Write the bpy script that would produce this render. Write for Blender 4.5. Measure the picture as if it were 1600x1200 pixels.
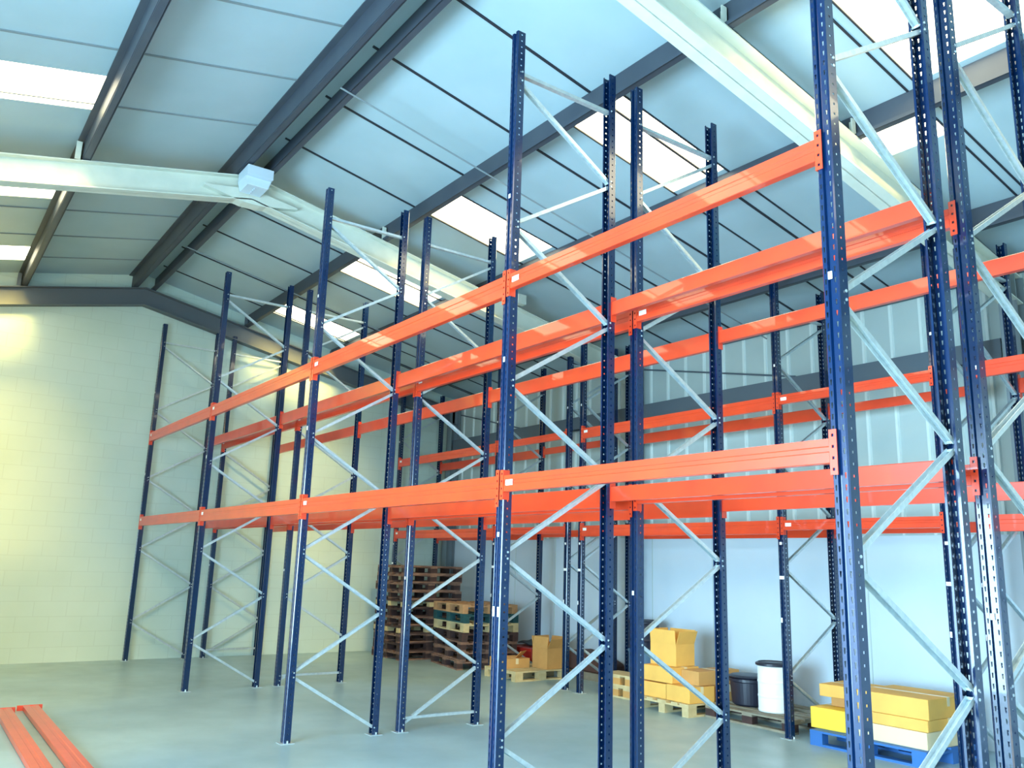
import bpy, bmesh, math, random
from mathutils import Vector, Matrix
random.seed(7)
sc = bpy.context.scene
for o in list(bpy.data.objects): bpy.data.objects.remove(o)
COL = sc.collection

# ------------------------------------------------------------------ camera
cd = bpy.data.cameras.new('camera'); cam = bpy.data.objects.new('camera', cd); COL.objects.link(cam)
cam.location = (4.49485, -3.16017, 1.67943)
cam.rotation_euler = (1.7819, -0.0304, 0.9462)
cd.sensor_width = 36.0; cd.lens = 1309.24 / 1600 * 36.0; cd.clip_end = 200
sc.camera = cam

# ------------------------------------------------------------------ world, view
sc.view_settings.view_transform = 'Standard'; sc.view_settings.look = 'None'
sc.view_settings.gamma = 1.0; sc.view_settings.use_curve_mapping = False
sc.view_settings.exposure = 0.52
sc.cycles.use_denoising = True
sc.cycles.max_bounces = 8; sc.cycles.diffuse_bounces = 5
w = bpy.data.worlds.new('sky'); sc.world = w; w.use_nodes = True
w.node_tree.nodes['Background'].inputs[0].default_value = (0.55, 0.80, 1.0, 1)
w.node_tree.nodes['Background'].inputs[1].default_value = 1.2

def area(name, loc, rot, sx, sy, power, col, spread=180):
    l = bpy.data.lights.new(name, 'AREA'); l.shape = 'RECTANGLE'; l.size = sx; l.size_y = sy
    l.energy = power; l.color = col; l.spread = math.radians(spread)
    o = bpy.data.objects.new(name, l); COL.objects.link(o); o.location = loc; o.rotation_euler = rot
    return o
R = math.radians
# daylight through the wide side door behind the camera (opening in wall_left)
area('side_door_daylight', (1.8, -6.7, 1.7), (R(90), 0, 0), 6.4, 3.0, 1100, (0.50, 0.80, 1.0), 135)
# daylight through the end door behind the camera
area('end_door_daylight', (11.3, -2.6, 2.2), (R(90), 0, R(90)), 6.0, 4.2, 210, (0.50, 0.80, 1.0), 140)
# added unseen point light that warms the end wall and floor at left
def lamp(name, loc, power, col, r=0.15):
    l = bpy.data.lights.new(name, 'POINT'); l.energy = power; l.color = col; l.shadow_soft_size = r
    o = bpy.data.objects.new(name, l); COL.objects.link(o); o.location = loc; return o
lamp('warm_fill_light', (-8.8, -4.3, 4.4), 80, (1.0, 0.66, 0.14), 0.25)

# low sun that comes in through the roof lights
sl = bpy.data.lights.new('sun', 'SUN'); sl.energy = 21.0; sl.color = (1.0, 0.70, 0.16); sl.angle = R(26)
so = bpy.data.objects.new('sun', sl); COL.objects.link(so)
so.rotation_euler = Vector((-1.0, 0.16, -0.72)).to_track_quat('-Z', 'Y').to_euler()

# ------------------------------------------------------------------ materials
def mat(name, col, rough=0.6, metal=0.0, noise=None, bump=0.0, nscale=12.0, spec=0.5, coat=0.0):
    m = bpy.data.materials.new(name); m.use_nodes = True
    nt = m.node_tree; b = nt.nodes['Principled BSDF']
    b.inputs['Base Color'].default_value = (*col, 1); b.inputs['Roughness'].default_value = rough
    b.inputs['Metallic'].default_value = metal; b.inputs['Specular IOR Level'].default_value = spec
    b.inputs['Coat Weight'].default_value = coat
    if noise or bump:
        tc = nt.nodes.new('ShaderNodeTexCoord'); n = nt.nodes.new('ShaderNodeTexNoise')
        n.inputs['Scale'].default_value = nscale; n.inputs['Detail'].default_value = 6
        nt.links.new(tc.outputs['Object'], n.inputs['Vector'])
        if noise:
            r = nt.nodes.new('ShaderNodeValToRGB')
            r.color_ramp.elements[0].position = 0.3; r.color_ramp.elements[1].position = 0.7
            r.color_ramp.elements[0].color = (*noise, 1); r.color_ramp.elements[1].color = (*col, 1)
            nt.links.new(n.outputs['Fac'], r.inputs['Fac']); nt.links.new(r.outputs['Color'], b.inputs['Base Color'])
        if bump:
            bp = nt.nodes.new('ShaderNodeBump'); bp.inputs['Strength'].default_value = bump; bp.inputs['Distance'].default_value = 0.01
            nt.links.new(n.outputs['Fac'], bp.inputs['Height']); nt.links.new(bp.outputs['Normal'], b.inputs['Normal'])
    return m
def emit(name, col, s):
    m = bpy.data.materials.new(name); m.use_nodes = True; nt = m.node_tree
    nt.nodes.remove(nt.nodes['Principled BSDF'])
    e = nt.nodes.new('ShaderNodeEmission'); e.inputs[0].default_value = (*col, 1); e.inputs[1].default_value = s
    t = nt.nodes.new('ShaderNodeBsdfTransparent'); t.inputs[0].default_value = (.8, .8, .8, 1); a = nt.nodes.new('ShaderNodeAddShader')
    nt.links.new(e.outputs[0], a.inputs[0]); nt.links.new(t.outputs[0], a.inputs[1])
    nt.links.new(a.outputs[0], nt.nodes['Material Output'].inputs[0]); return m

M = {}
M['blue'] = mat('navy_paint', (0.0008, 0.0150, 0.062), 0.20, spec=0.6, coat=0.4)
M['orange'] = mat('orange_paint', (0.74, 0.052, 0.011), 0.36, noise=(0.64, 0.042, 0.011), nscale=4, spec=0.6, coat=0.5)
M['galv'] = mat('galvanised_steel', (0.62, 0.70, 0.72), 0.34, 0.55, noise=(0.48, 0.56, 0.60), nscale=30)
M['white'] = mat('white_label', (0.85, 0.88, 0.9), 0.6)
M['purlin'] = mat('purlin_steel', (0.050, 0.062, 0.080), 0.5, 0.0, noise=(0.038, 0.048, 0.068), nscale=3)
M['cream'] = mat('cream_paint', (0.64, 0.67, 0.58), 0.5, noise=(0.56, 0.60, 0.52), nscale=5)
M['grey'] = mat('grey_paint', (0.10, 0.12, 0.14), 0.55)
M['seam'] = mat('dark_seam', (0.015, 0.018, 0.028), 0.6)
M['conduit'] = mat('conduit_grey', (0.20, 0.24, 0.26), 0.5)
M['sheet'] = mat('roof_liner', (0.40, 0.52, 0.575), 0.42, noise=(0.35, 0.47, 0.52), nscale=1.3)
M['sky'] = emit('translucent_skylight', (1.0, 0.88, 0.55), 3.2)
M['ribbed'] = mat('wall_cladding', (0.46, 0.55, 0.54), 0.45, noise=(0.42, 0.51, 0.50), nscale=2)
M['rib'] = mat('rib_lit', (0.66, 0.75, 0.73), 0.35)  # paler than the cladding: light catching the ribs is put into the colour
M['lining'] = mat('white_lining', (0.58, 0.68, 0.76), 0.4, noise=(0.54, 0.64, 0.73), nscale=1.5)
M['rail'] = mat('rail_grey', (0.09, 0.12, 0.15), 0.5)
M['darkpal'] = mat('dark_wood', (0.070, 0.032, 0.026), 0.8, noise=(0.035, 0.018, 0.018), nscale=9, bump=.3)
M['tanwood'] = mat('tan_wood', (0.50, 0.27, 0.12), 0.8, noise=(0.33, 0.17, 0.08), nscale=7, bump=.3)
M['midpal'] = mat('worn_wood', (0.27, 0.15, 0.10), 0.8, noise=(0.12, 0.06, 0.045), nscale=7, bump=.3)
M['palewood'] = mat('pale_wood', (0.62, 0.50, 0.27), 0.75, noise=(0.48, 0.36, 0.18), nscale=8, bump=.3)
M['greenpal'] = mat('green_wood', (0.008, 0.075, 0.085), 0.7, noise=(0.005, 0.045, 0.055), nscale=9)
M['card'] = mat('cardboard', (0.60, 0.32, 0.10), 0.8, noise=(0.52, 0.27, 0.08), nscale=5)
M['card2'] = mat('cardboard_bright', (0.82, 0.46, 0.10), 0.8, noise=(0.74, 0.40, 0.09), nscale=5)
M['cardin'] = mat('cardboard_inside', (0.42, 0.20, 0.06), 0.85)
M['yellow'] = mat('yellow_board', (0.88, 0.58, 0.05), 0.6)
M['tape'] = mat('packing_tape', (0.75, 0.62, 0.38), 0.3)
M['red'] = mat('red_plastic', (0.45, 0.02, 0.012), 0.5)
M['tarp'] = mat('dark_sheeting', (0.028, 0.035, 0.045), 0.45, bump=.4, nscale=5)
M['brown'] = mat('brown_board', (0.10, 0.045, 0.035), 0.7)
M['black'] = mat('black_plastic', (0.012, 0.014, 0.03), 0.4)
M['drumgrey'] = mat('drum_grey_blue', (0.09, 0.16, 0.24), 0.35)
M['drumwhite'] = mat('white_plastic', (0.86, 0.90, 0.95), 0.4)
M['greywood'] = mat('grey_wood', (0.30, 0.27, 0.20), 0.8, noise=(0.2, 0.17, 0.12), nscale=8)
M['bluepal'] = mat('blue_wood', (0.03, 0.14, 0.42), 0.6)

def floor_mat():
    m = mat('polished_concrete', (0.34, 0.40, 0.36), 0.32); nt = m.node_tree; b = nt.nodes['Principled BSDF']
    tc = nt.nodes.new('ShaderNodeTexCoord'); n = nt.nodes.new('ShaderNodeTexNoise'); n2 = nt.nodes.new('ShaderNodeTexNoise')
    n.inputs['Scale'].default_value = 0.55; n.inputs['Detail'].default_value = 8; n.inputs['Roughness'].default_value = .6
    n2.inputs['Scale'].default_value = 3.0; n2.inputs['Detail'].default_value = 8
    for q in (n, n2): nt.links.new(tc.outputs['Object'], q.inputs['Vector'])
    r = nt.nodes.new('ShaderNodeValToRGB'); e = r.color_ramp.elements
    e[0].position = .32; e[0].color = (0.24, 0.36, 0.40, 1); e[1].position = .68; e[1].color = (0.37, 0.53, 0.60, 1)
    nt.links.new(n.outputs['Fac'], r.inputs['Fac']); nt.links.new(r.outputs['Color'], b.inputs['Base Color'])
    r2 = nt.nodes.new('ShaderNodeMapRange'); r2.inputs['To Min'].default_value = .22; r2.inputs['To Max'].default_value = .5
    nt.links.new(n2.outputs['Fac'], r2.inputs['Value']); nt.links.new(r2.outputs['Result'], b.inputs['Roughness'])
    return m
def block_mat():
    m = mat('painted_blockwork', (0.66, 0.70, 0.56), 0.7); nt = m.node_tree; b = nt.nodes['Principled BSDF']
    tc = nt.nodes.new('ShaderNodeTexCoord'); mp = nt.nodes.new('ShaderNodeMapping'); br = nt.nodes.new('ShaderNodeTexBrick')
    # wall lies in the YZ plane: send object Y,Z to the brick texture's X,Y
    sx = nt.nodes.new('ShaderNodeSeparateXYZ'); cx = nt.nodes.new('ShaderNodeCombineXYZ')
    nt.links.new(tc.outputs['Object'], sx.inputs[0]); nt.links.new(sx.outputs['Y'], cx.inputs['X']); nt.links.new(sx.outputs['Z'], cx.inputs['Y'])
    nt.links.new(cx.outputs[0], br.inputs['Vector'])
    br.inputs['Scale'].default_value = 1.0; br.inputs['Brick Width'].default_value = 0.45; br.inputs['Row Height'].default_value = 0.225
    br.inputs['Mortar Size'].default_value = 0.006; br.inputs['Mortar Smooth'].default_value = 0.3
    br.inputs['Color1'].default_value = (0.56, 0.68, 0.62, 1); br.inputs['Color2'].default_value = (0.55, 0.67, 0.61, 1); br.inputs['Mortar'].default_value = (0.51, 0.62, 0.56, 1)
    n = nt.nodes.new('ShaderNodeTexNoise'); n.inputs['Scale'].default_value = 0.9; n.inputs['Detail'].default_value = 6
    nt.links.new(tc.outputs['Object'], n.inputs['Vector'])
    mx = nt.nodes.new('ShaderNodeMix'); mx.data_type = 'RGBA'; mx.blend_type = 'MULTIPLY'
    mr = nt.nodes.new('ShaderNodeMapRange'); mr.inputs['From Min'].default_value = .45; mr.inputs['From Max'].default_value = .75; mr.inputs['To Max'].default_value = .5
    nt.links.new(n.outputs['Fac'], mr.inputs['Value']); nt.links.new(mr.outputs['Result'], mx.inputs['Factor'])
    nt.links.new(br.outputs['Color'], mx.inputs[6]); mx.inputs[7].default_value = (0.86, 0.88, 0.80, 1)
    nt.links.new(mx.outputs[2], b.inputs['Base Color'])
    bp = nt.nodes.new('ShaderNodeBump'); bp.inputs['Strength'].default_value = .18; bp.inputs['Distance'].default_value = .01; bp.invert = True
    nt.links.new(br.outputs['Fac'], bp.inputs['Height']); nt.links.new(bp.outputs['Normal'], b.inputs['Normal'])
    return m
M['floor'] = floor_mat(); M['block'] = block_mat()

# ------------------------------------------------------------------ mesh helpers
class MB:
    def __init__(s): s.v = []; s.f = []; s.mi = []
    def add(s, vs, fs, mi=0):
        o = len(s.v); s.v += [tuple(p) for p in vs]
        for f in fs: s.f.append(tuple(i + o for i in f)); s.mi.append(mi)
    def box(s, x0, x1, y0, y1, z0, z1, mi=0):
        s.add([(x0,y0,z0),(x1,y0,z0),(x1,y1,z0),(x0,y1,z0),(x0,y0,z1),(x1,y0,z1),(x1,y1,z1),(x0,y1,z1)],
              [(0,3,2,1),(4,5,6,7),(0,1,5,4),(1,2,6,5),(2,3,7,6),(3,0,4,7)], mi)
    def prism(s, poly, a, b, axis='x', mi=0):
        """poly: 2D outline, extruded from a to b along axis"""
        n = len(poly)
        def P(u, v, t):
            return (t, u, v) if axis == 'x' else ((u, t, v) if axis == 'y' else (u, v, t))
        vs = [P(u, v, a) for u, v in poly] + [P(u, v, b) for u, v in poly]
        s.add(vs, [tuple(range(n - 1, -1, -1)), tuple(range(n, 2 * n))] + [(i, (i + 1) % n, (i + 1) % n + n, i + n) for i in range(n)], mi)
    def path(s, sec, p, q, up=(1, 0, 0), mi=0):
        """closed 2D section swept straight from p to q; section u axis ~ up"""
        p = Vector(p); q = Vector(q); d = (q - p).normalized(); u = Vector(up); u = (u - d * u.dot(d)).normalized(); v = d.cross(u)
        n = len(sec); vs = [p + u * a + v * b for a, b in sec] + [q + u * a + v * b for a, b in sec]
        s.add(vs, [tuple(range(n - 1, -1, -1)), tuple(range(n, 2 * n))] + [(i, (i + 1) % n, (i + 1) % n + n, i + n) for i in range(n)], mi)
    def cyl(s, c, r, h, n=16, axis='z', r2=None, mi=0):
        r2 = r if r2 is None else r2
        vs = []
        for k, rr in ((0, r), (1, r2)):
            for i in range(n):
                a = 2 * math.pi * i / n; u, v = rr * math.cos(a), rr * math.sin(a); t = k * h
                vs.append((c[0]+u, c[1]+v, c[2]+t) if axis == 'z' else ((c[0]+t, c[1]+u, c[2]+v) if axis == 'x' else (c[0]+u, c[1]+t, c[2]+v)))
        s.add(vs, [tuple(range(n - 1, -1, -1)), tuple(range(n, 2 * n))] + [(i, (i + 1) % n, (i + 1) % n + n, i + n) for i in range(n)], mi)
    def lathe(s, prof, c=(0, 0, 0), n=32, mi=0):
        vs = []
        for r, z in prof:
            for i in range(n):
                a = 2 * math.pi * i / n; vs.append((c[0] + r * math.cos(a), c[1] + r * math.sin(a), c[2] + z))
        fs = []
        for k in range(len(prof) - 1):
            for i in range(n):
                j = (i + 1) % n; fs.append((k*n+i, k*n+j, (k+1)*n+j, (k+1)*n+i))
        fs.append(tuple(range(n - 1, -1, -1))); fs.append(tuple(range((len(prof)-1)*n, len(prof)*n)))
        s.add(vs, fs, mi)
    def mesh(s, name, mats, bevel=0.0, smooth=False):
        me = bpy.data.meshes.new(name); me.from_pydata(s.v, [], s.f)
        for m in (mats if isinstance(mats, (list, tuple)) else [mats]): me.materials.append(m)
        me.polygons.foreach_set('material_index', s.mi)
        bm = bmesh.new(); bm.from_mesh(me); bmesh.ops.recalc_face_normals(bm, faces=bm.faces)
        if bevel: bmesh.ops.bevel(bm, geom=bm.edges[:] , offset=bevel, segments=1, affect='EDGES', clamp_overlap=True)
        bm.to_mesh(me); bm.free()
        if smooth:
            for p in me.polygons: p.use_smooth = True
        me.update(); return me
def obj(name, me, parent=None, loc=None, rot=None):
    o = bpy.data.objects.new(name, me); COL.objects.link(o); o.parent = parent
    if loc: o.location = loc
    if rot: o.rotation_euler = rot
    return o
def tag(o, label, cat, group=None):
    o['label'] = label; o['category'] = cat; o['kind'] = 'thing'
    if group: o['group'] = group
    return o
def empty(name, label, cat, loc=(0, 0, 0), rz=0, group=None):
    o = bpy.data.objects.new(name, None); COL.objects.link(o); o.location = loc; o.rotation_euler = (0, 0, rz)
    o.empty_display_size = .1
    return tag(o, label, cat, group)
def struct(name, me): o = obj(name, me); o['kind'] = 'structure'; return o

# ------------------------------------------------------------------ building shell
XG, XN = -10.35, 11.4           # gable walls
YR, YW = -0.38, 6.0             # ridge, right wall
YL = 2 * YR - YW                # left wall
SL, Z0 = 0.208, 6.245
def zroof(y):
    return Z0 - SL * y if y >= YR else Z0 - SL * (2 * YR - y)
b = MB(); b.box(XG - .3, XN + .3, YL - .3, YW + .3, -.2, 0); struct('floor', b.mesh('floor', M['floor']))
# skylights: (x0,x1,y0,y1)
SK = []
for x0, x1 in ((-9.62, -8.90), (-6.80, -6.05), (-4.12, -3.38), (-1.33, -0.62), (1.35, 2.35), (4.25, 4.95), (7.0, 7.7)):  # last two spans lie out of view, added for the light they give
    SK.append((x0, x1, 1.47, 3.02)); SK.append((x0, x1, 2*YR-3.02, 2*YR-1.47))
SK.append((0.62, 1.25, 3.16, 3.75))
def slope_mesh(sgn, y0, y1):
    xs = sorted({XG - .3, XN + .3, *[s[0] for s in SK], *[s[1] for s in SK]})
    ys = sorted({y0, y1, *[y for s in SK for y in s[2:4] if y0 < y < y1]})
    b = MB()
    for i in range(len(xs) - 1):
        for j in range(len(ys) - 1):
            cx, cy = (xs[i] + xs[i+1]) / 2, (ys[j] + ys[j+1]) / 2
            if any(s[0] < cx < s[1] and s[2] < cy < s[3] for s in SK): continue
            a = [(xs[i], ys[j]), (xs[i+1], ys[j]), (xs[i+1], ys[j+1]), (xs[i], ys[j+1])]
            vs = [(x, y, zroof(y)) for x, y in a] + [(x, y, zroof(y) + .06) for x, y in a]
            b.add(vs, [(0,3,2,1),(4,5,6,7),(0,1,5,4),(1,2,6,5),(2,3,7,6),(3,0,4,7)])
    return b.mesh('roof_slope', M['sheet'])
struct('ceiling', slope_mesh(1, YR, YW + .3)); struct('ceiling', slope_mesh(-1, YL - .3, YR))
for k, (x0, x1, y0, y1) in enumerate(SK):
    b = MB(); a = [(x0, y0), (x1, y0), (x1, y1), (x0, y1)]
    vs = [(x, y, zroof(y) + .015) for x, y in a] + [(x, y, zroof(y) + .035) for x, y in a]
    b.add(vs, [(0,3,2,1),(4,5,6,7),(0,1,5,4),(1,2,6,5),(2,3,7,6),(3,0,4,7)])
    struct('window_%d' % (k + 1), b.mesh('skylight', M['sky']))
# dark joints between roof liner sheets
tn = 0
def seam(x, y0, y1, wd, m, dz=0.0, th=.012):
    global tn
    b = MB(); vs = []
    for y in (y0, y1):
        z = zroof(y) - dz
        vs += [(x - wd/2, y, z), (x + wd/2, y, z), (x + wd/2, y, z - th), (x - wd/2, y, z - th)]
    b.add(vs, [(0,1,2,3),(7,6,5,4),(0,4,5,1),(1,5,6,2),(2,6,7,3),(3,7,4,0)])
    tn += 1; return struct('trim_%d' % tn, b.mesh('roof_joint', m))
xj = [-9.55, -8.45, -7.33, -6.22, -4.12, -3.0, -1.93, -0.83, 2.4, 3.5, 4.6, 5.7, 6.8, 7.9]
for x in xj:
    seam(x, YR + .1, YW, .026, M['seam']); seam(x + .15, YL, YR - .1, .022, M['conduit'])
for x0, x1, y0, y1 in SK:
    if y0 > 0:
        for x in (x0, x1):
            if min(abs(x - q) for q in xj) > .05: seam(x, 1.42, YW, .016, M['seam'])

# walls
b = MB()
gp = [(YL - .3, 0), (YW + .3, 0), (YW + .3, zroof(YW + .3)), (YR, zroof(YR)), (YL - .3, zroof(YL - .3))]
b.prism(gp, XG - .25, XG, 'x'); struct('wall_end', b.mesh('wall_end', M['block']))
# near gable with a large door opening behind the camera
b = MB()
def wall_x(b, x0, x1, holes):
    y0, y1, h = holes
    b.prism([(YL - .3, 0), (y0, 0), (y0, zroof(y0)), (YL - .3, zroof(YL - .3))], x0, x1, 'x')
    pts = [(y0, h), (y1, h), (y1, zroof(y1))] + ([(YR, zroof(YR))] if y0 < YR < y1 else []) + [(y0, zroof(y0))]
    b.prism(pts, x0, x1, 'x')
    p2 = [(y1, 0), (YW + .3, 0), (YW + .3, zroof(YW + .3))] + ([(YR, zroof(YR))] if y1 < YR else []) + [(y1, zroof(y1))]
    b.prism(p2, x0, x1, 'x')
wall_x(b, XN, XN + .2, (-5.6, 0.4, 4.3)); struct('wall_front', b.mesh('wall_front', M['ribbed']))
# left side wall with its wide door opening
b = MB(); zl = zroof(YL)
b.box(XG, -2.4, YL - .2, YL, 0, zl); b.box(5.2, XN, YL - .2, YL, 0, zl); b.box(-2.4, 5.2, YL - .2, YL, 3.8, zl)
struct('wall_left', b.mesh('wall_left', M['ribbed']))
# right wall: ribbed cladding above, smooth white lining below
b = MB(); x = XG; zt = zroof(YW)
b.box(XG, XN, YW, YW + .12, 2.12, zt)
while x < XN - .4:
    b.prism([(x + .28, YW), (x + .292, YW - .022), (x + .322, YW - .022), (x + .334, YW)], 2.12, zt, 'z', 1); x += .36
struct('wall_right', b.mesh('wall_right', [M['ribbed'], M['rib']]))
b = MB(); b.box(XG, XN, YW - .035, YW + .1, 0, 2.12)
o = struct('wall_right_lining', b.mesh('wall_right_lining', M['lining']))
for k in range(18):
    b = MB(); x = XG + 1.15 * (k + 1); b.box(x - .006, x + .006, YW - .04, YW - .03, 0, 2.12)
    tn += 1; struct('trim_%d' % tn, b.mesh('lining_joint', M['ribbed']))

# ------------------------------------------------------------------ roof steelwork
def purlin(y, flip, label, depth=.235, fl=.065, x0=XG + .02, x1=XN - .02, dz=0.0):
    t = .012; zt = zroof(y) - .004 - dz; s = -1 if flip else 1
    poly = [(0, 0), (s*fl, 0), (s*fl, -t), (s*t, -t), (s*t, -depth + t), (s*t, -depth), (0, -depth),
            (-s*fl, -depth), (-s*fl, -depth + t), (0, -depth + t)]
    # z-section: top flange one way, bottom flange the other
    b = MB()
    b.box(x0, x1, y - t/2, y + t/2, zt - depth, zt)
    ys = sorted((y, y + s*fl)); b.box(x0, x1, ys[0], ys[1], zt - t - SL*fl, zt - SL*fl)
    ys = sorted((y, y - s*fl)); b.box(x0, x1, ys[0], ys[1], zt - depth - t, zt - depth)
    ye = y - s*fl; b.box(x0, x1, ye - t/2, ye + t/2, zt - depth - t, zt - depth + .022)
    o = obj('roof_purlin', b.mesh('roof_purlin', M['purlin'])); tag(o, label, 'roof purlin', 'dark steel purlins under the roof'); return o
purlin(-0.22, False, 'dark ridge purlin, the right one of the close pair along the ridge')
purlin(-0.58, True, 'dark ridge purlin, the left one of the close pair along the ridge')
purlin(1.41, False, 'dark purlin along the upper edge of the right row of skylights')
purlin(3.08, False, 'dark purlin along the lower edge of the right row of skylights')
purlin(4.92, False, 'dark purlin lowest on the right slope, above the wall-side racks')
purlin(2*YR - 1.41, True, 'blurred dark purlin on the left slope beside the left skylights')
purlin(2*YR - 3.08, True, 'dark purlin further down the left slope past the skylights')
b = MB(); b.box(XG, XN, YW - .09, YW - .03, zt - .18, zt - .02)
tag(obj('eaves_beam', b.mesh('eaves_beam', M['rail'])), 'dark eaves beam along the top of the ribbed wall', 'eaves beam')

RT = .268
def rafter(xc, label, material, wd=.17, dep=.30, haunch=True):
    tf = .014; tw = .012
    root = empty('portal_rafter', label, 'rafter', (xc, YR, zroof(YR) - .56), 0, 'portal rafters across the roof')
    oz = -(zroof(YR) - .56); oy = -YR
    def slab(b, y0, y1, d0, d1, x0, x1):
        vs = []
        for y in (y0, y1):
            z = zroof(y) + oz
            vs += [(x0, y + oy, z - d0), (x1, y + oy, z - d0), (x1, y + oy, z - d1), (x0, y + oy, z - d1)]
        b.add(vs, [(0,1,2,3),(7,6,5,4),(0,4,5,1),(1,5,6,2),(2,6,7,3),(3,7,4,0)])
    for y0, y1, nm in ((YR, YW - .12, 'right_arm'), (YL + .12, YR, 'left_arm')):
        b = MB()
        slab(b, y0, y1, RT, RT + tf, -wd/2, wd/2); slab(b, y0, y1, RT + dep - tf, RT + dep, -wd/2, wd/2)
        slab(b, y0, y1, RT, RT + dep, -tw/2, tw/2)
        obj('rafter_arm', b.mesh('rafter_arm', material), root)
    # web cleats that carry the purlins
    for y in (1.41, 3.08, 4.92, 2*YR - 1.41, 2*YR - 3.08):
        b = MB(); z = zroof(y) + oz
        b.box(wd*.25, wd*.25 + .012, y + oy - .08, y + oy - .014, z - .262, z - .06)
        b.box(wd*.25 - .05, wd*.25 + .012, y + oy - .025, y + oy - .014, z - .262, z - .06)
        obj('cleat', b.mesh('cleat', material), root)
    if haunch:
        z = zroof(YR) + oz
        b = MB(); b.prism([(-.55, -.52), (0, -.44), (.55, -.52), (.55, -.54 - SL*0.0), (.1, -.62), (-.1, -.62), (-.55, -.54)], -wd/2, wd/2, 'x')
        obj('apex_haunch', b.mesh('apex_haunch', material), root, (0, 0, z))
    # column legs
    for y, s in ((YW - .14, 1), (YL + .14, -1)):
        b = MB(); yy = y + oy; zt2 = zroof(y) + oz - .27
        b.box(-.09, .09, yy - .10, yy - .088, oz, zt2); b.box(-.09, .09, yy + .088, yy + .10, oz, zt2); b.box(-.006, .006, yy - .09, yy + .09, oz, zt2)
        obj('column', b.mesh('column', M['conduit']), root)
    return root
rafter(-10.24, 'grey steel portal rafter against the far block end wall', M['grey'], haunch=False)
rafter(-4.87, 'cream steel portal rafter in mid roof, with white box at its apex', M['cream'])
rafter(0.72, 'cream steel portal rafter nearest the camera, top right', M['cream'], wd=.2, dep=.30)
b = MB(); b.box(-.0, .34, -.15, .15, 0, .115); b.prism([(-.12, -.10), (.12, -.10), (.15, 0), (-.15, 0)], 0, .28, 'x')
for k in range(4): b.cyl((.06 + .05*k, -.02, -.118), .008, .02, 8)
o = obj('junction_box', b.mesh('junction_box', M['lining'], bevel=.004)); o.location = (-4.765, -.42, 5.90)
tag(o, 'white box fixed under the roof ridge on the middle rafter', 'junction box')
b = MB(); b.box(0, .1, -.07, .07, 0, .14); o = obj('sensor_box', b.mesh('sensor_box', M['cream'], bevel=.004)); o.location = (-4.78, 3.50, 5.27)
tag(o, 'small cream box on the middle rafter behind the central front upright', 'sensor box')
# thin conduits crossing under the purlins
for x, lb in ((-7.72, 'thin conduit under the purlins in the far roof bay'), (-2.38, 'thin conduit under the purlins in the near roof bay')):
    b = MB()
    for y0, y1 in ((YR, YW - .1),):
        b.path([(.009*math.cos(a), .009*math.sin(a)) for a in [k*math.pi/4 for k in range(8)]], (x, y0, zroof(y0) - .27), (x, y1, zroof(y1) - .285))
    tag(obj('conduit', b.mesh('conduit', M['conduit'])), lb, 'conduit', 'conduits below the roof')
# cladding rail and bracing rods of the right wall
for x0, x1, lb in ((-10.14, -4.97, 'behind the left and middle wall-side racks'), (-4.77, .60, 'behind the long wall-side bay'), (.83, XN, 'at the right edge')):
    b = MB(); b.box(x0, x1, YW - .20, YW - .19, 3.90, 4.12); b.box(x0, x1, YW - .19, YW - .03, 4.11, 4.12); b.box(x0, x1, YW - .20, YW - .12, 3.90, 3.91)
    tag(obj('cladding_rail', b.mesh('cladding_rail', M['rail'])), 'grey horizontal cladding rail on the ribbed wall ' + lb, 'cladding rail', 'cladding rails on the ribbed wall')
oc = [(.012*math.cos(a), .012*math.sin(a)) for a in [k*math.pi/4 for k in range(8)]]
for p, q, lb in (((-4.75, 5.955, 4.72), (-2.0, 5.955, 4.16), 'thin dark bracing rod on the ribbed wall in the middle bay'),
                 ((-10.1, 5.955, 4.66), (-8.0, 5.955, 4.15), 'thin dark bracing rod on the ribbed wall near the corner')):
    b = MB(); b.path(oc, p, q, (0, 0, 1)); tag(obj('bracing_rod', b.mesh('bracing_rod', M['rail'])), lb, 'bracing rod', 'bracing rods on the ribbed wall')

# ------------------------------------------------------------------ racking
def perforated(strips, cells, pitch, z0=0.0, thick=.002, name='sheet', m=None):
    """strips: list of (p0, p1, hole) ; hole = None or (u0,u1,v0,v1,taper) in the strip's own fractions"""
    v = {}; vl = []; fs = []
    def V(x, y, z):
        k = (round(x, 5), round(y, 5), round(z, 5))
        if k not in v: v[k] = len(vl); vl.append(k)
        return v[k]
    for c in range(cells):
        za = z0 + c*pitch
        for p0, p1, h in strips:
            def P(u, t): return V(p0[0] + (p1[0]-p0[0])*u, p0[1] + (p1[1]-p0[1])*u, za + t*pitch)
            if not h:
                fs.append((P(0,0), P(1,0), P(1,1), P(0,1)))
            else:
                u0, u1, t0, t1, tp = h
                i0, i1 = u0 + (u1-u0)*tp, u1 - (u1-u0)*tp
                A, B, C_, D = P(0,0), P(1,0), P(1,1), P(0,1); a, b_, c_, d = P(i0,t0), P(i1,t0), P(u1,t1), P(u0,t1)
                fs += [(A,B,b_,a), (B,C_,c_,b_), (C_,D,d,c_), (D,A,a,d)]
    me = bpy.data.meshes.new(name); me.from_pydata(vl, [], fs); me.materials.append(m)
    bm = bmesh.new(); bm.from_mesh(me); bmesh.ops.recalc_face_normals(bm, faces=bm.faces)
    bmesh.ops.solidify(bm, geom=bm.faces[:], thickness=thick); bm.to_mesh(me); bm.free(); me.update(); return me
UW, UD = .039, .034      # half width, half depth of an upright
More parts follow.
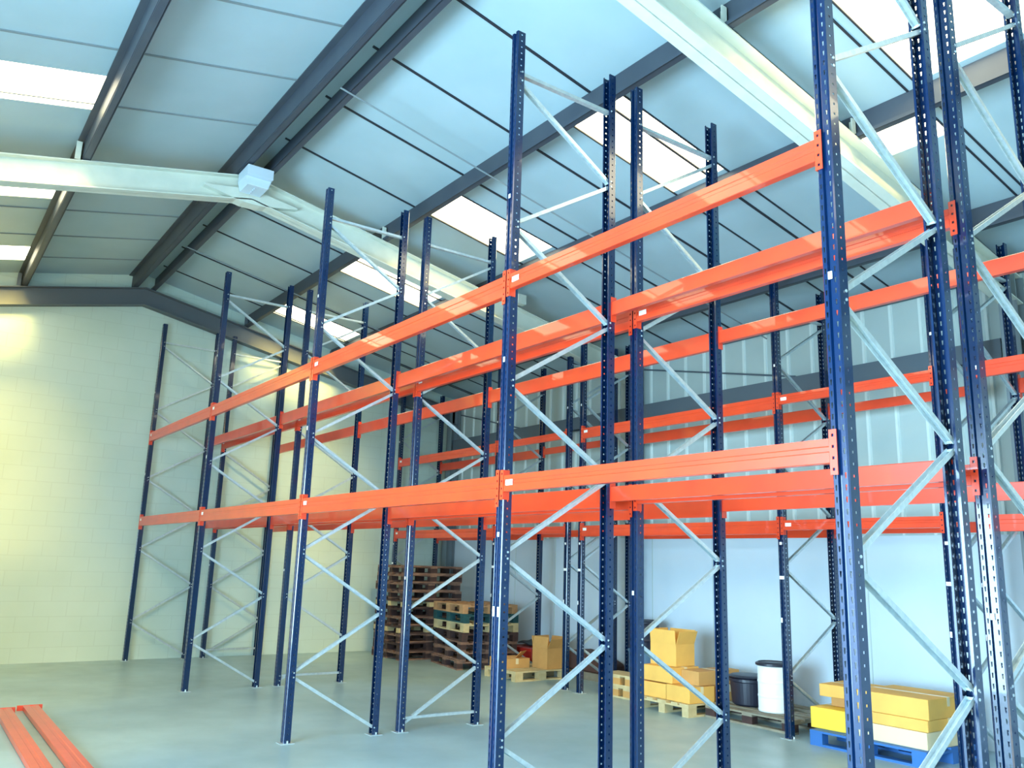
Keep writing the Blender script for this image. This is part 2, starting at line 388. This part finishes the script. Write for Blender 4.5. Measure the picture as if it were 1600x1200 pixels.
def upright_mesh(h):
    H1 = (.28, .72, .30, .78, .22); H2 = (.40, .60, .40, .62, 0)
    pts = [(-.027, UD), (-UW, UD), (-UW, -UD + .006), (-UW + .006, -UD), (-.013, -UD), (-.008, -.021), (.008, -.021), (.013, -UD), (UW - .006, -UD), (UW, -UD + .006), (UW, UD), (.027, UD)]
    holes = [None, H2, None, H1, None, None, None, H1, None, H2, None]
    n = round(h / .05)
    return perforated([(pts[i], pts[i+1], holes[i]) for i in range(11)], n, h / n, 0.006, .0025, 'upright', M['blue'])
UPR = {5.49: upright_mesh(5.484), 5.0: upright_mesh(4.994)}
b = MB(); b.box(-.065, .065, -.065, .065, 0, .006)
for sx in (-.052, .052): b.cyl((sx, 0, .007), .009, .022, 8)
FOOT = b.mesh('foot_plate', M['galv'])
CSEC = [(-.019, -.013), (-.019, .013), (.019, .013), (.019, -.013), (.0155, -.013), (.0155, .0095), (-.0155, .0095), (-.0155, -.013)][::-1]
def brace_mesh(p, q, kind):
    b = MB(); b.path(CSEC, p, q, (1, 0, 0))
    for e in (p, q): b.cyl((-.0425, e[1], e[2]), .0075, .085, 6, 'x')
    return b.mesh('brace', M['galv'])
_bc = {}
def brace_set(h, first):
    """zigzag lacing of a 0.9 m deep frame. first='F' starts its low node on the front upright"""
    if (h, first) in _bc: return _bc[(h, first)]
    D = .9; yF, yR = .016, D - .016; res = []
    if first == 'F': z, side = .60, 0
    else: z, side = .60, 1
    ztop = h - .45
    Y = (yF, yR)
    res.append(((0, Y[1-side], z - .53), (0, Y[side], z - .020)))
    while z + .565 < ztop + .1:
        zn = z + .565
        res.append(((0, Y[side], z + .020), (0, Y[1-side], zn - .020))); side = 1 - side; z = zn
    res.append(((0, yF, z + .05), (0, yR, z + .05)))
    if first == 'R': res.append(((0, yF, .13), (0, yR, .13)))
    ms = [brace_mesh(p, q, 0) for p, q in res]; _bc[(h, first)] = ms; return ms
STK = {}
def sticker_mesh(wd, ht, key):
    if key not in STK:
        b = MB(); b.box(-wd/2, wd/2, -.0006, .0006, -ht/2, ht/2); STK[key] = b.mesh('sticker', M['white'])
    return STK[key]
def frame(x, y, h, label, first, group, stickers=()):
    r = empty('pallet_rack_upright', label, 'rack upright', (x, y, 0), 0, group)
    for k, (yy, rz) in enumerate(((0, 0), (.9, math.pi))):
        u = obj('post', UPR[h], r, (0, yy, 0), (0, 0, rz)); obj('foot_plate', FOOT, u)
        if k == 0:
            for (sx, z, wd, ht) in stickers:
                obj('sticker', sticker_mesh(wd, ht, (wd, ht)), u, (sx, -UD - .002, z))
    for m in brace_set(h, first): obj('brace', m, r)
    return r

def connector_mesh(n, z0, side):
    # angle plate: one leg on the upright face, one leg against the beam end ; side = +1: beam runs to +x
    hx = (.34, .66, .35, .62, 0)
    s = side
    strips = [((-s*.036, -.003), (0, -.003), hx), ((0, -.003), (0, .048), None)]
    return perforated(strips, n, .048, z0, .004, 'beam_connector', M['orange'])
_bm = {}
def beam_kit(L, deep):
    k = (round(L, 3), deep)
    if k in _bm: return _bm[k]
    d = .145 if deep else .105; t = .045
    poly = [(0, 0), (0, -.30*d), (.004, -.34*d), (.004, -.52*d), (0, -.56*d), (0, -d + .003), (.003, -d), (t, -d), (t, -.004), (t - .004, 0)]
    poly = poly[::-1]
    b = MB(); b.prism(poly, .002, L - .002, 'x'); body = b.mesh('beam_body', M['orange'])
    n = 5 if deep else 4; z0 = -.20 if deep else -.155
    _bm[k] = (body, connector_mesh(n, z0, 1), connector_mesh(n, z0, -1)); return _bm[k]
def beam(xa, xb, yface, faces, z, deep, label, lab=True, group='orange rack beams'):
    """xa<xb: upright centres. faces=-1: sits on the -y face of the uprights, +1: on the +y face"""
    gx = UW + .004; L = (xb - xa) - 2*gx
    r = empty('rack_beam', label, 'rack beam', (xa + gx, yface - UD - .004, z) if faces < 0 else (xb - gx, yface + UD + .004, z), 0 if faces < 0 else math.pi, group)
    body, ca, cb = beam_kit(L, deep)
    obj('beam_body', body, r, (0, -.001, 0)); obj('connector', ca, r, (0, 0, 0)); obj('connector', cb, r, (L, 0, 0))
    if lab:
        obj('sticker', sticker_mesh(.075, .036, 'b'), r, (.065, -.0025, -.048))
    return r
XF = [2.467, 0.0, -3.374, -6.781, -10.205]
ROWN = ('front rack row', 'second rack row')
pos = ['nearest, at the right end', 'second from the right end', 'third from the right end', 'second from the left end', 'at the left end by the block wall']
stick0 = ((-.0, 4.2, .02, .03), (.0, 3.02, .02, .035), (.0, 1.86, .022, .03), (-.026, 1.38, .022, .06), (.026, 1.38, .022, .06))
for i, x in enumerate(XF):
    st = stick0 if i == 1 else (((0, 2.95, .02, .035),) if i == 0 else ((0, 4.3, .02, .03), (0, 2.93, .02, .04)))
    frame(x, 0, 5.49, 'tall navy upright frame, front rack row, ' + pos[i], 'F', 'navy rack upright frames', st)
    frame(x, 1.189, 5.49, 'tall navy upright frame, second rack row, ' + pos[i], 'R', 'navy rack upright frames', ((0, 1.5, .02, .03),))
bays = [(4, 3, True, 'leftmost bay'), (3, 2, True, 'second bay from the left'), (2, 1, True, 'third bay from the left'), (1, 0, False, 'short right-hand bay')]
for ia, ib, deep, bn in bays:
    for yb, fc, nm in ((0, -1, 'on the near face of the front row'), (.9, 1, 'on the rear face of the front row'),
                       (1.189, -1, 'on the near face of the second row'), (2.089, 1, 'on the rear face of the second row')):
        for z, lv in ((3.612, 'upper'), (2.236, 'lower')):
            beam(XF[ia], XF[ib], yb, fc, z, deep, '%s orange beam %s, %s' % (lv, nm, bn))
XW = [-10.11, -6.73, -4.92, -4.61, -1.27, 0.52, 0.83]
pw = ['first from the left, in the corner', 'second from the left', 'third from the left', 'fourth, just right of the paired gap', 'fifth from the left', 'sixth from the left', 'seventh, partly hidden at the right edge']
stw = ((0, 3.95, .02, .03), (0, 1.98, .03, .03), (0, 1.62, .06, .035), (-.02, 1.18, .02, .05))
for i, x in enumerate(XW):
    frame(x, 4.59, 5.0, 'navy upright frame of the wall-side racks, ' + pw[i], 'F', 'navy upright frames along the ribbed wall', stw)
frame(4.21, 4.59, 5.0, 'navy upright frame of the wall-side racks, beyond the right edge', 'F', 'navy upright frames along the ribbed wall')
for xa, xb, deep, bn in ((-10.11, -6.73, True, 'first bay at the left'), (-6.73, -4.92, False, 'short second bay'), (-4.61, -1.27, True, 'long third bay'),
                         (-1.27, .52, False, 'short fourth bay'), (.83, 4.21, True, 'last bay at right')):
    for yb, fc, nm in ((4.59, -1, 'near face'), (5.49, 1, 'wall face')):
        for z, lv in ((3.60, 'upper'), (2.225, 'lower')):
            beam(xa, xb, yb, fc, z, deep, '%s orange beam on the %s of the wall-side racks, %s' % (lv, nm, bn))

# spare beams lying on the floor in the open aisle
for k, (y, lb) in enumerate(((-1.69, 'orange rack beam lying on the floor bottom left, the one nearer the racks'), (-1.95, 'orange rack beam lying on the floor bottom left, the outer one'))):
    b_ = beam(-6.2, -2.7, 0, -1, 0, True, lb, lab=False, group='spare orange beams on the floor')
    b_.rotation_euler = (R(-90), 0, 0); b_.location = (-6.1 + .08*k, y, .052)

# ------------------------------------------------------------------ pallets
def pallet_kit(L, W, mm, key, mdeck=None, mblock=None):
    md = mdeck or mm; mb = mblock or mm; H = .144
    b = MB()
    for k in range(5):
        wd = .14 if k % 2 == 0 else .10; yc = [-W/2 + .07, -W/4 + .01, 0, W/4 - .01, W/2 - .07][k]
        b.box(-L/2, L/2, yc - wd/2, yc + wd/2, H - .02, H)
    for xc in (-L/2 + .07, 0, L/2 - .07): b.box(xc - .07, xc + .07, -W/2, W/2, H - .042, H - .0205)
    deck = b.mesh('deck', md)
    b = MB(); b.box(-.07, .07, -.05, .05, .0225, H - .0425); blk = b.mesh('block', mb)
    b = MB(); b.box(-L/2, L/2, -.05, .05, 0, .022); bb = b.mesh('base_board', md)
    return (L, W, deck, blk, bb)
PK = {k: pallet_kit(1.2, 1.0, M[m], k, M[md], M[mb]) for k, m, md, mb in (('dark', 'darkpal', 'darkpal', 'darkpal'), ('mid', 'midpal', 'midpal', 'darkpal'),
      ('pale', 'palewood', 'palewood', 'palewood'), ('green', 'greenpal', 'greenpal', 'greenpal'), ('mix', 'darkpal', 'darkpal', 'palewood'), ('grey', 'greywood', 'greywood', 'darkpal'),
      ('blue', 'bluepal', 'bluepal', 'bluepal'), ('tan', 'tanwood', 'tanwood', 'tanwood'))}
PK['small'] = pallet_kit(1.0, .85, None, 's', M['palewood'], M['palewood']); PK['euro'] = pallet_kit(1.0, .80, None, 'e', M['palewood'], M['palewood'])
PK['half'] = pallet_kit(.6, .36, None, 'h', M['palewood'], M['card'])
def pallet(kind, x, y, z, rz, label, group=None):
    L, W, deck, blk, bb = PK[kind]
    r = empty('pallet', label, 'pallet', (x, y, z), rz, group)
    obj('deck', deck, r)
    for xc in (-L/2 + .07, 0, L/2 - .07):
        for yc in (-W/2 + .05, 0, W/2 - .05): obj('block', blk, r, (xc, yc, 0))
    for yc in (-W/2 + .05, 0, W/2 - .05): obj('base_board', bb, r, (0, yc, 0))
    return r
ordn = ['top', 'second from the top', 'third from the top', 'fourth from the top', 'fifth from the top', 'sixth from the top', 'seventh from the top', 'eighth from the top', 'ninth from the top', 'tenth from the top', 'bottom']
kinds = ['mid', 'dark', 'mid', 'mix', 'mid', 'dark', 'mix', 'mid', 'mid', 'mid', 'mid']   # bottom .. top
for k in range(11):
    j = random.uniform(-.03, .03); jj = random.uniform(-.025, .025)
    n = 10 - k
    pallet(kinds[k], -9.22 + j, 4.66 + jj, .1445*k, R(90) + random.uniform(-.03, .03),
           '%s pallet, %s in the tall stack by the end wall' % ({'mid': 'worn brown', 'dark': 'dark', 'mix': 'dark pale-blocked'}[kinds[k]], 'at the bottom' if n == 10 else ordn[n]), 'tall stack of worn pallets')
kinds2 = ['mid', 'mid', 'mid', 'dark', 'pale', 'green', 'tan']
nm2 = {'tan': 'tan wooden', 'mid': 'worn brown', 'dark': 'dark', 'pale': 'pale wooden', 'green': 'dark green painted'}
for k in range(7):
    n = 6 - k
    pallet(kinds2[k], -7.74 + random.uniform(-.03, .03), 4.93 + random.uniform(-.03, .03), .1445*k, R(-9) + random.uniform(-.04, .04),
           '%s pallet, %s in the shorter stack in front' % (nm2[kinds2[k]], 'at the bottom' if n == 6 else ordn[n]), 'shorter stack of mixed pallets')

def carton(name, x, y, z, L, W, H, rz, label, m='card', open_=False, flaps=(60, 60, 60, 60), group='cardboard boxes'):
    r = empty(name, label, 'box', (x, y, z), rz, group)
    t = .006; b = MB()
    if open_:
        b.box(-L/2, L/2, -W/2, W/2, 0, t); b.box(-L/2, L/2, -W/2, -W/2 + t, t, H); b.box(-L/2, L/2, W/2 - t, W/2, t, H)
        b.box(-L/2, -L/2 + t, -W/2 + t, W/2 - t, t, H); b.box(L/2 - t, L/2, -W/2 + t, W/2 - t, t, H)
        obj('body', b.mesh('body', M[m]), r)
        fw = min(W, L) * .48
        for k, a in enumerate(flaps):
            if a is None: continue
            b = MB(); ln = (L if k % 2 == 0 else W)
            b.box(-ln/2 + .004, ln/2 - .004, 0, fw, -t/2, t/2); me = b.mesh('flap', M[m])
            rzz = [math.pi, math.pi/2 * 3, 0, math.pi/2][k]; p = [(0, -W/2, H), (L/2, 0, H), (0, W/2, H), (-L/2, 0, H)][k]
            f = obj('flap', me, r, p); f.rotation_euler = Matrix.Rotation(rzz, 3, 'Z').to_euler()
            f.rotation_euler = (Matrix.Rotation(rzz, 3, 'Z') @ Matrix.Rotation(R(a), 3, 'X')).to_euler()
    else:
        b.box(-L/2, L/2, -W/2, W/2, 0, H); obj('body', b.mesh('body', M[m], bevel=.004), r)
        b = MB(); b.box(-L/2 - .001, L/2 + .001, -.025, .025, H, H + .0015); b.box(L/2, L/2 + .0015, -.025, .025, H - .08, H)
        b.box(-L/2 - .0015, -L/2, -.025, .025, H - .08, H)
        obj('tape', b.mesh('tape', M['tape']), r)
    return r

# pallet with an opened carton
pallet('euro', -6.20, 4.88, 0, R(90), 'pale pallet on the floor beside the stacks, carrying opened cartons', 'loaded pallets on the floor')
carton('cardboard_box', -6.02, 5.16, .145, .34, .36, .30, R(4), 'open brown carton with raised flaps, right rear of the first loaded pallet', 'card', True, (100, 60, 75, 80))
carton('cardboard_box', -6.34, 4.66, .145, .42, .46, .14, R(-3), 'low flat brown carton at the front of the first loaded pallet', 'card')
b = MB(); b.box(-.15, .15, -.11, .11, 0, .006); b.path([(-.003, -.11), (.003, -.11), (.003, .11), (-.003, .11)], (.15, 0, .003), (.24, 0, .10), (0, 0, 1))
o = obj('cardboard_flap', b.mesh('cardboard_flap', M['card'])); o.location = (-6.36, 4.66, .288); o.rotation_euler = (0, 0, R(30))
tag(o, 'loose folded cardboard piece lying on the low flat carton', 'cardboard piece')
# red crate and dark sheeting behind it
b = MB(); b.box(-.35, .35, -.22, .22, 0, .30)
b.box(-.37, .37, -.24, .24, .28, .33)
for k in range(6): b.box(-.30 + .12*k - .01, -.30 + .12*k + .01, -.235, -.22, .02, .28)
o = obj('red_crate', b.mesh('red_crate', M['red'], bevel=.004)); o.location = (-7.20, 5.68, 0)
tag(o, 'red plastic crate on the floor behind the first loaded pallet', 'crate')
def drape(name, x0, x1, y0, y1, fn, m, label, cat, n=26, parent=None):
    b = MB(); vs = []; fs = []
    for i in range(n + 1):
        for j in range(n + 1):
            x = x0 + (x1-x0)*i/n; y = y0 + (y1-y0)*j/n; vs.append((x, y, fn(i/n, j/n)))
    for i in range(n):
        for j in range(n):
            a = i*(n+1) + j; fs.append((a, a+1, a+n+2, a+n+1))
    me = bpy.data.meshes.new(name); me.from_pydata(vs, [], fs); me.materials.append(m)
    bm = bmesh.new(); bm.from_mesh(me); bmesh.ops.recalc_face_normals(bm, faces=bm.faces)
    ext = bmesh.ops.extrude_face_region(bm, geom=bm.faces[:])
    for e in ext['geom']:
        if isinstance(e, bmesh.types.BMVert): e.co.z = max(0.0, e.co.z - .012) if e.co.z > .03 else 0.0
    bmesh.ops.recalc_face_normals(bm, faces=bm.faces)
    bm.to_mesh(me); bm.free()
    for p in me.polygons: p.use_smooth = True
    return tag(obj(name, me), label, cat)
drape('dark_sheeting', -7.5, -6.35, 5.66, 5.95,
      lambda u, v: (.375 + .05*v + .012*math.sin(14*u + 6*v)) if u < .62 else max(.02, (.375 + .05*v)*(1 - (u - .62)*2.2) + .01*math.sin(20*u)), M['tarp'],
      'crumpled dark sheeting draped over the back of the red crate', 'sheeting')
b = MB(); b.box(-.55, .55, -.19, .19, .06, .11); b.box(-.55, .55, -.19, -.14, 0, .06); b.box(-.55, .55, .14, .19, 0, .06)
o = obj('low_skid', b.mesh('low_skid', M['greywood'])); o.location = (-5.62, 5.75, 0); tag(o, 'low grey timber skid on the floor behind the paired uprights', 'skid')
b = MB(); b.prism([(-.50, 0), (.50, 0), (.47, .14), (.1, .26), (-.3, .30), (-.50, .24)], -.18, .18, 'y')
o = obj('covered_load', b.mesh('covered_load', M['brown'], bevel=.02)); o.location = (-5.62, 5.75, .112)
tag(o, 'dark brown covered load on the low grey skid', 'covered load')

# small pale pallets and the drum behind
for k in range(2):
    pallet('half', -4.15 + .02*k, 4.98, .1445*k, R(3*k), 'small pale pallet, %s of the low pair beside the drum' % ('lower', 'upper')[k], 'small pallets beside the drum')
def drum(name, x, y, z, r, h, label, mbody, mlid, lidover=.0):
    t = empty(name, label, 'drum', (x, y, z))
    prof = [(r*.96, 0), (r*.99, .015), (r*.97, .03)]
    for f in (.33, .64): prof += [(r*.97, h*f - .02), (r, h*f), (r*.97, h*f + .02)]
    prof += [(r*.97, h - .03), (r*.99, h - .01)]
    b = MB(); b.lathe(prof, n=40); obj('body', b.mesh('body', mbody, smooth=False), t)
    b = MB(); b.lathe([(r*1.0, 0), (r*1.04 + lidover, .008), (r*1.04 + lidover, .03), (r*.92, .045), (r*.90, .035)], (0, 0, h - .012), n=40); obj('lid', b.mesh('lid', mlid), t)
    return t
drum('steel_drum', -4.28, 5.47, 0, .215, .55, 'grey-blue drum standing on the floor against the wall, under the black bin', M['drumgrey'], M['drumgrey'])
drum('black_bin', -4.28, 5.47, .584, .215, .345, 'black round bin standing on top of the grey-blue drum', M['black'], M['black'])

# pallet of cartons in the middle right
pallet('small', -3.02, 5.02, 0, R(90), 'pale pallet stacked with bright cartons in the long wall-side bay', 'loaded pallets on the floor')
Z = .145
carton('cardboard_box', -3.22, 4.78, Z, .40, .40, .17, R(2), 'bright carton, lower front left on the carton pallet', 'card2')
carton('cardboard_box', -2.80, 4.78, Z, .38, .42, .18, R(-2), 'bright carton, lower front corner of the carton pallet', 'card2')
carton('cardboard_box', -3.0, 5.26, Z, .80, .46, .18, 0, 'long carton, lower rear of the carton pallet', 'card')
carton('cardboard_box', -3.17, 4.84, Z + .183, .48, .48, .18, R(1), 'bright carton, upper layer left under the open box', 'card2')
carton('cardboard_box', -2.78, 5.12, Z + .185, .28, .72, .16, R(-1), 'plain carton, upper layer right on the carton pallet', 'card')
carton('cardboard_box', -3.20, 4.90, Z + .367, .42, .34, .26, R(2), 'large open carton with flaps up on top of the carton pallet', 'card2', True, (85, 70, 80, 85))
# pallet with black tub and white drum
pallet('grey', -1.97, 5.28, 0, R(0), 'grey weathered pallet carrying the black tub and the white drum', 'loaded pallets on the floor')
b = MB(); b.lathe([(.17, 0), (.20, .02), (.22, .26), (.235, .27), (.235, .30), (.20, .31)], n=36)
t = empty('black_tub', 'black tub left of the white drum on the grey pallet', 'tub', (-2.28, 5.22, .145)); obj('body', b.mesh('body', M['black']), t)
b = MB(); b.lathe([(.235, 0), (.24, .012), (.20, .028), (.10, .034)], (0, 0, .312), n=36); obj('lid', b.mesh('lid', M['black']), t)
drum('white_drum', -1.86, 5.12, .145, .175, .50, 'white plastic drum with a dark lid on the grey pallet', M['drumwhite'], M['black'], .01)
# yellow / tan flat packs right of it
pallet('blue', -.40, 5.05, 0, R(0), 'blue pallet under the yellow and tan flat packs at the right', 'loaded pallets on the floor')
carton('flat_pack', -.85, 4.98, Z, .46, .60, .20, R(2), 'bright yellow flat pack at the left on the blue pallet', 'yellow', group='flat packs on the blue pallet')
carton('flat_pack', -.20, 5.02, Z, .76, .78, .15, R(-1), 'cream flat pack lowest at the right on the blue pallet', 'tape', group='flat packs on the blue pallet')
carton('flat_pack', -.20, 5.02, Z + .152, .76, .76, .10, R(0), 'orange-tan flat pack in the middle at the right on the blue pallet', 'card2', group='flat packs on the blue pallet')
carton('flat_pack', -.19, 5.02, Z + .254, .74, .74, .18, R(1), 'tan flat pack on top at the right on the blue pallet', 'card2', group='flat packs on the blue pallet')
carton('flat_pack', -.83, 5.05, Z + .30, .44, .50, .12, R(4), 'tan flat pack above the yellow one on the blue pallet', 'card2', group='flat packs on the blue pallet')
carton('flat_pack', -.83, 5.10, Z + .203, .30, .40, .095, R(2), 'small dark-edged carton between the yellow and tan flat packs', 'card', group='flat packs on the blue pallet')
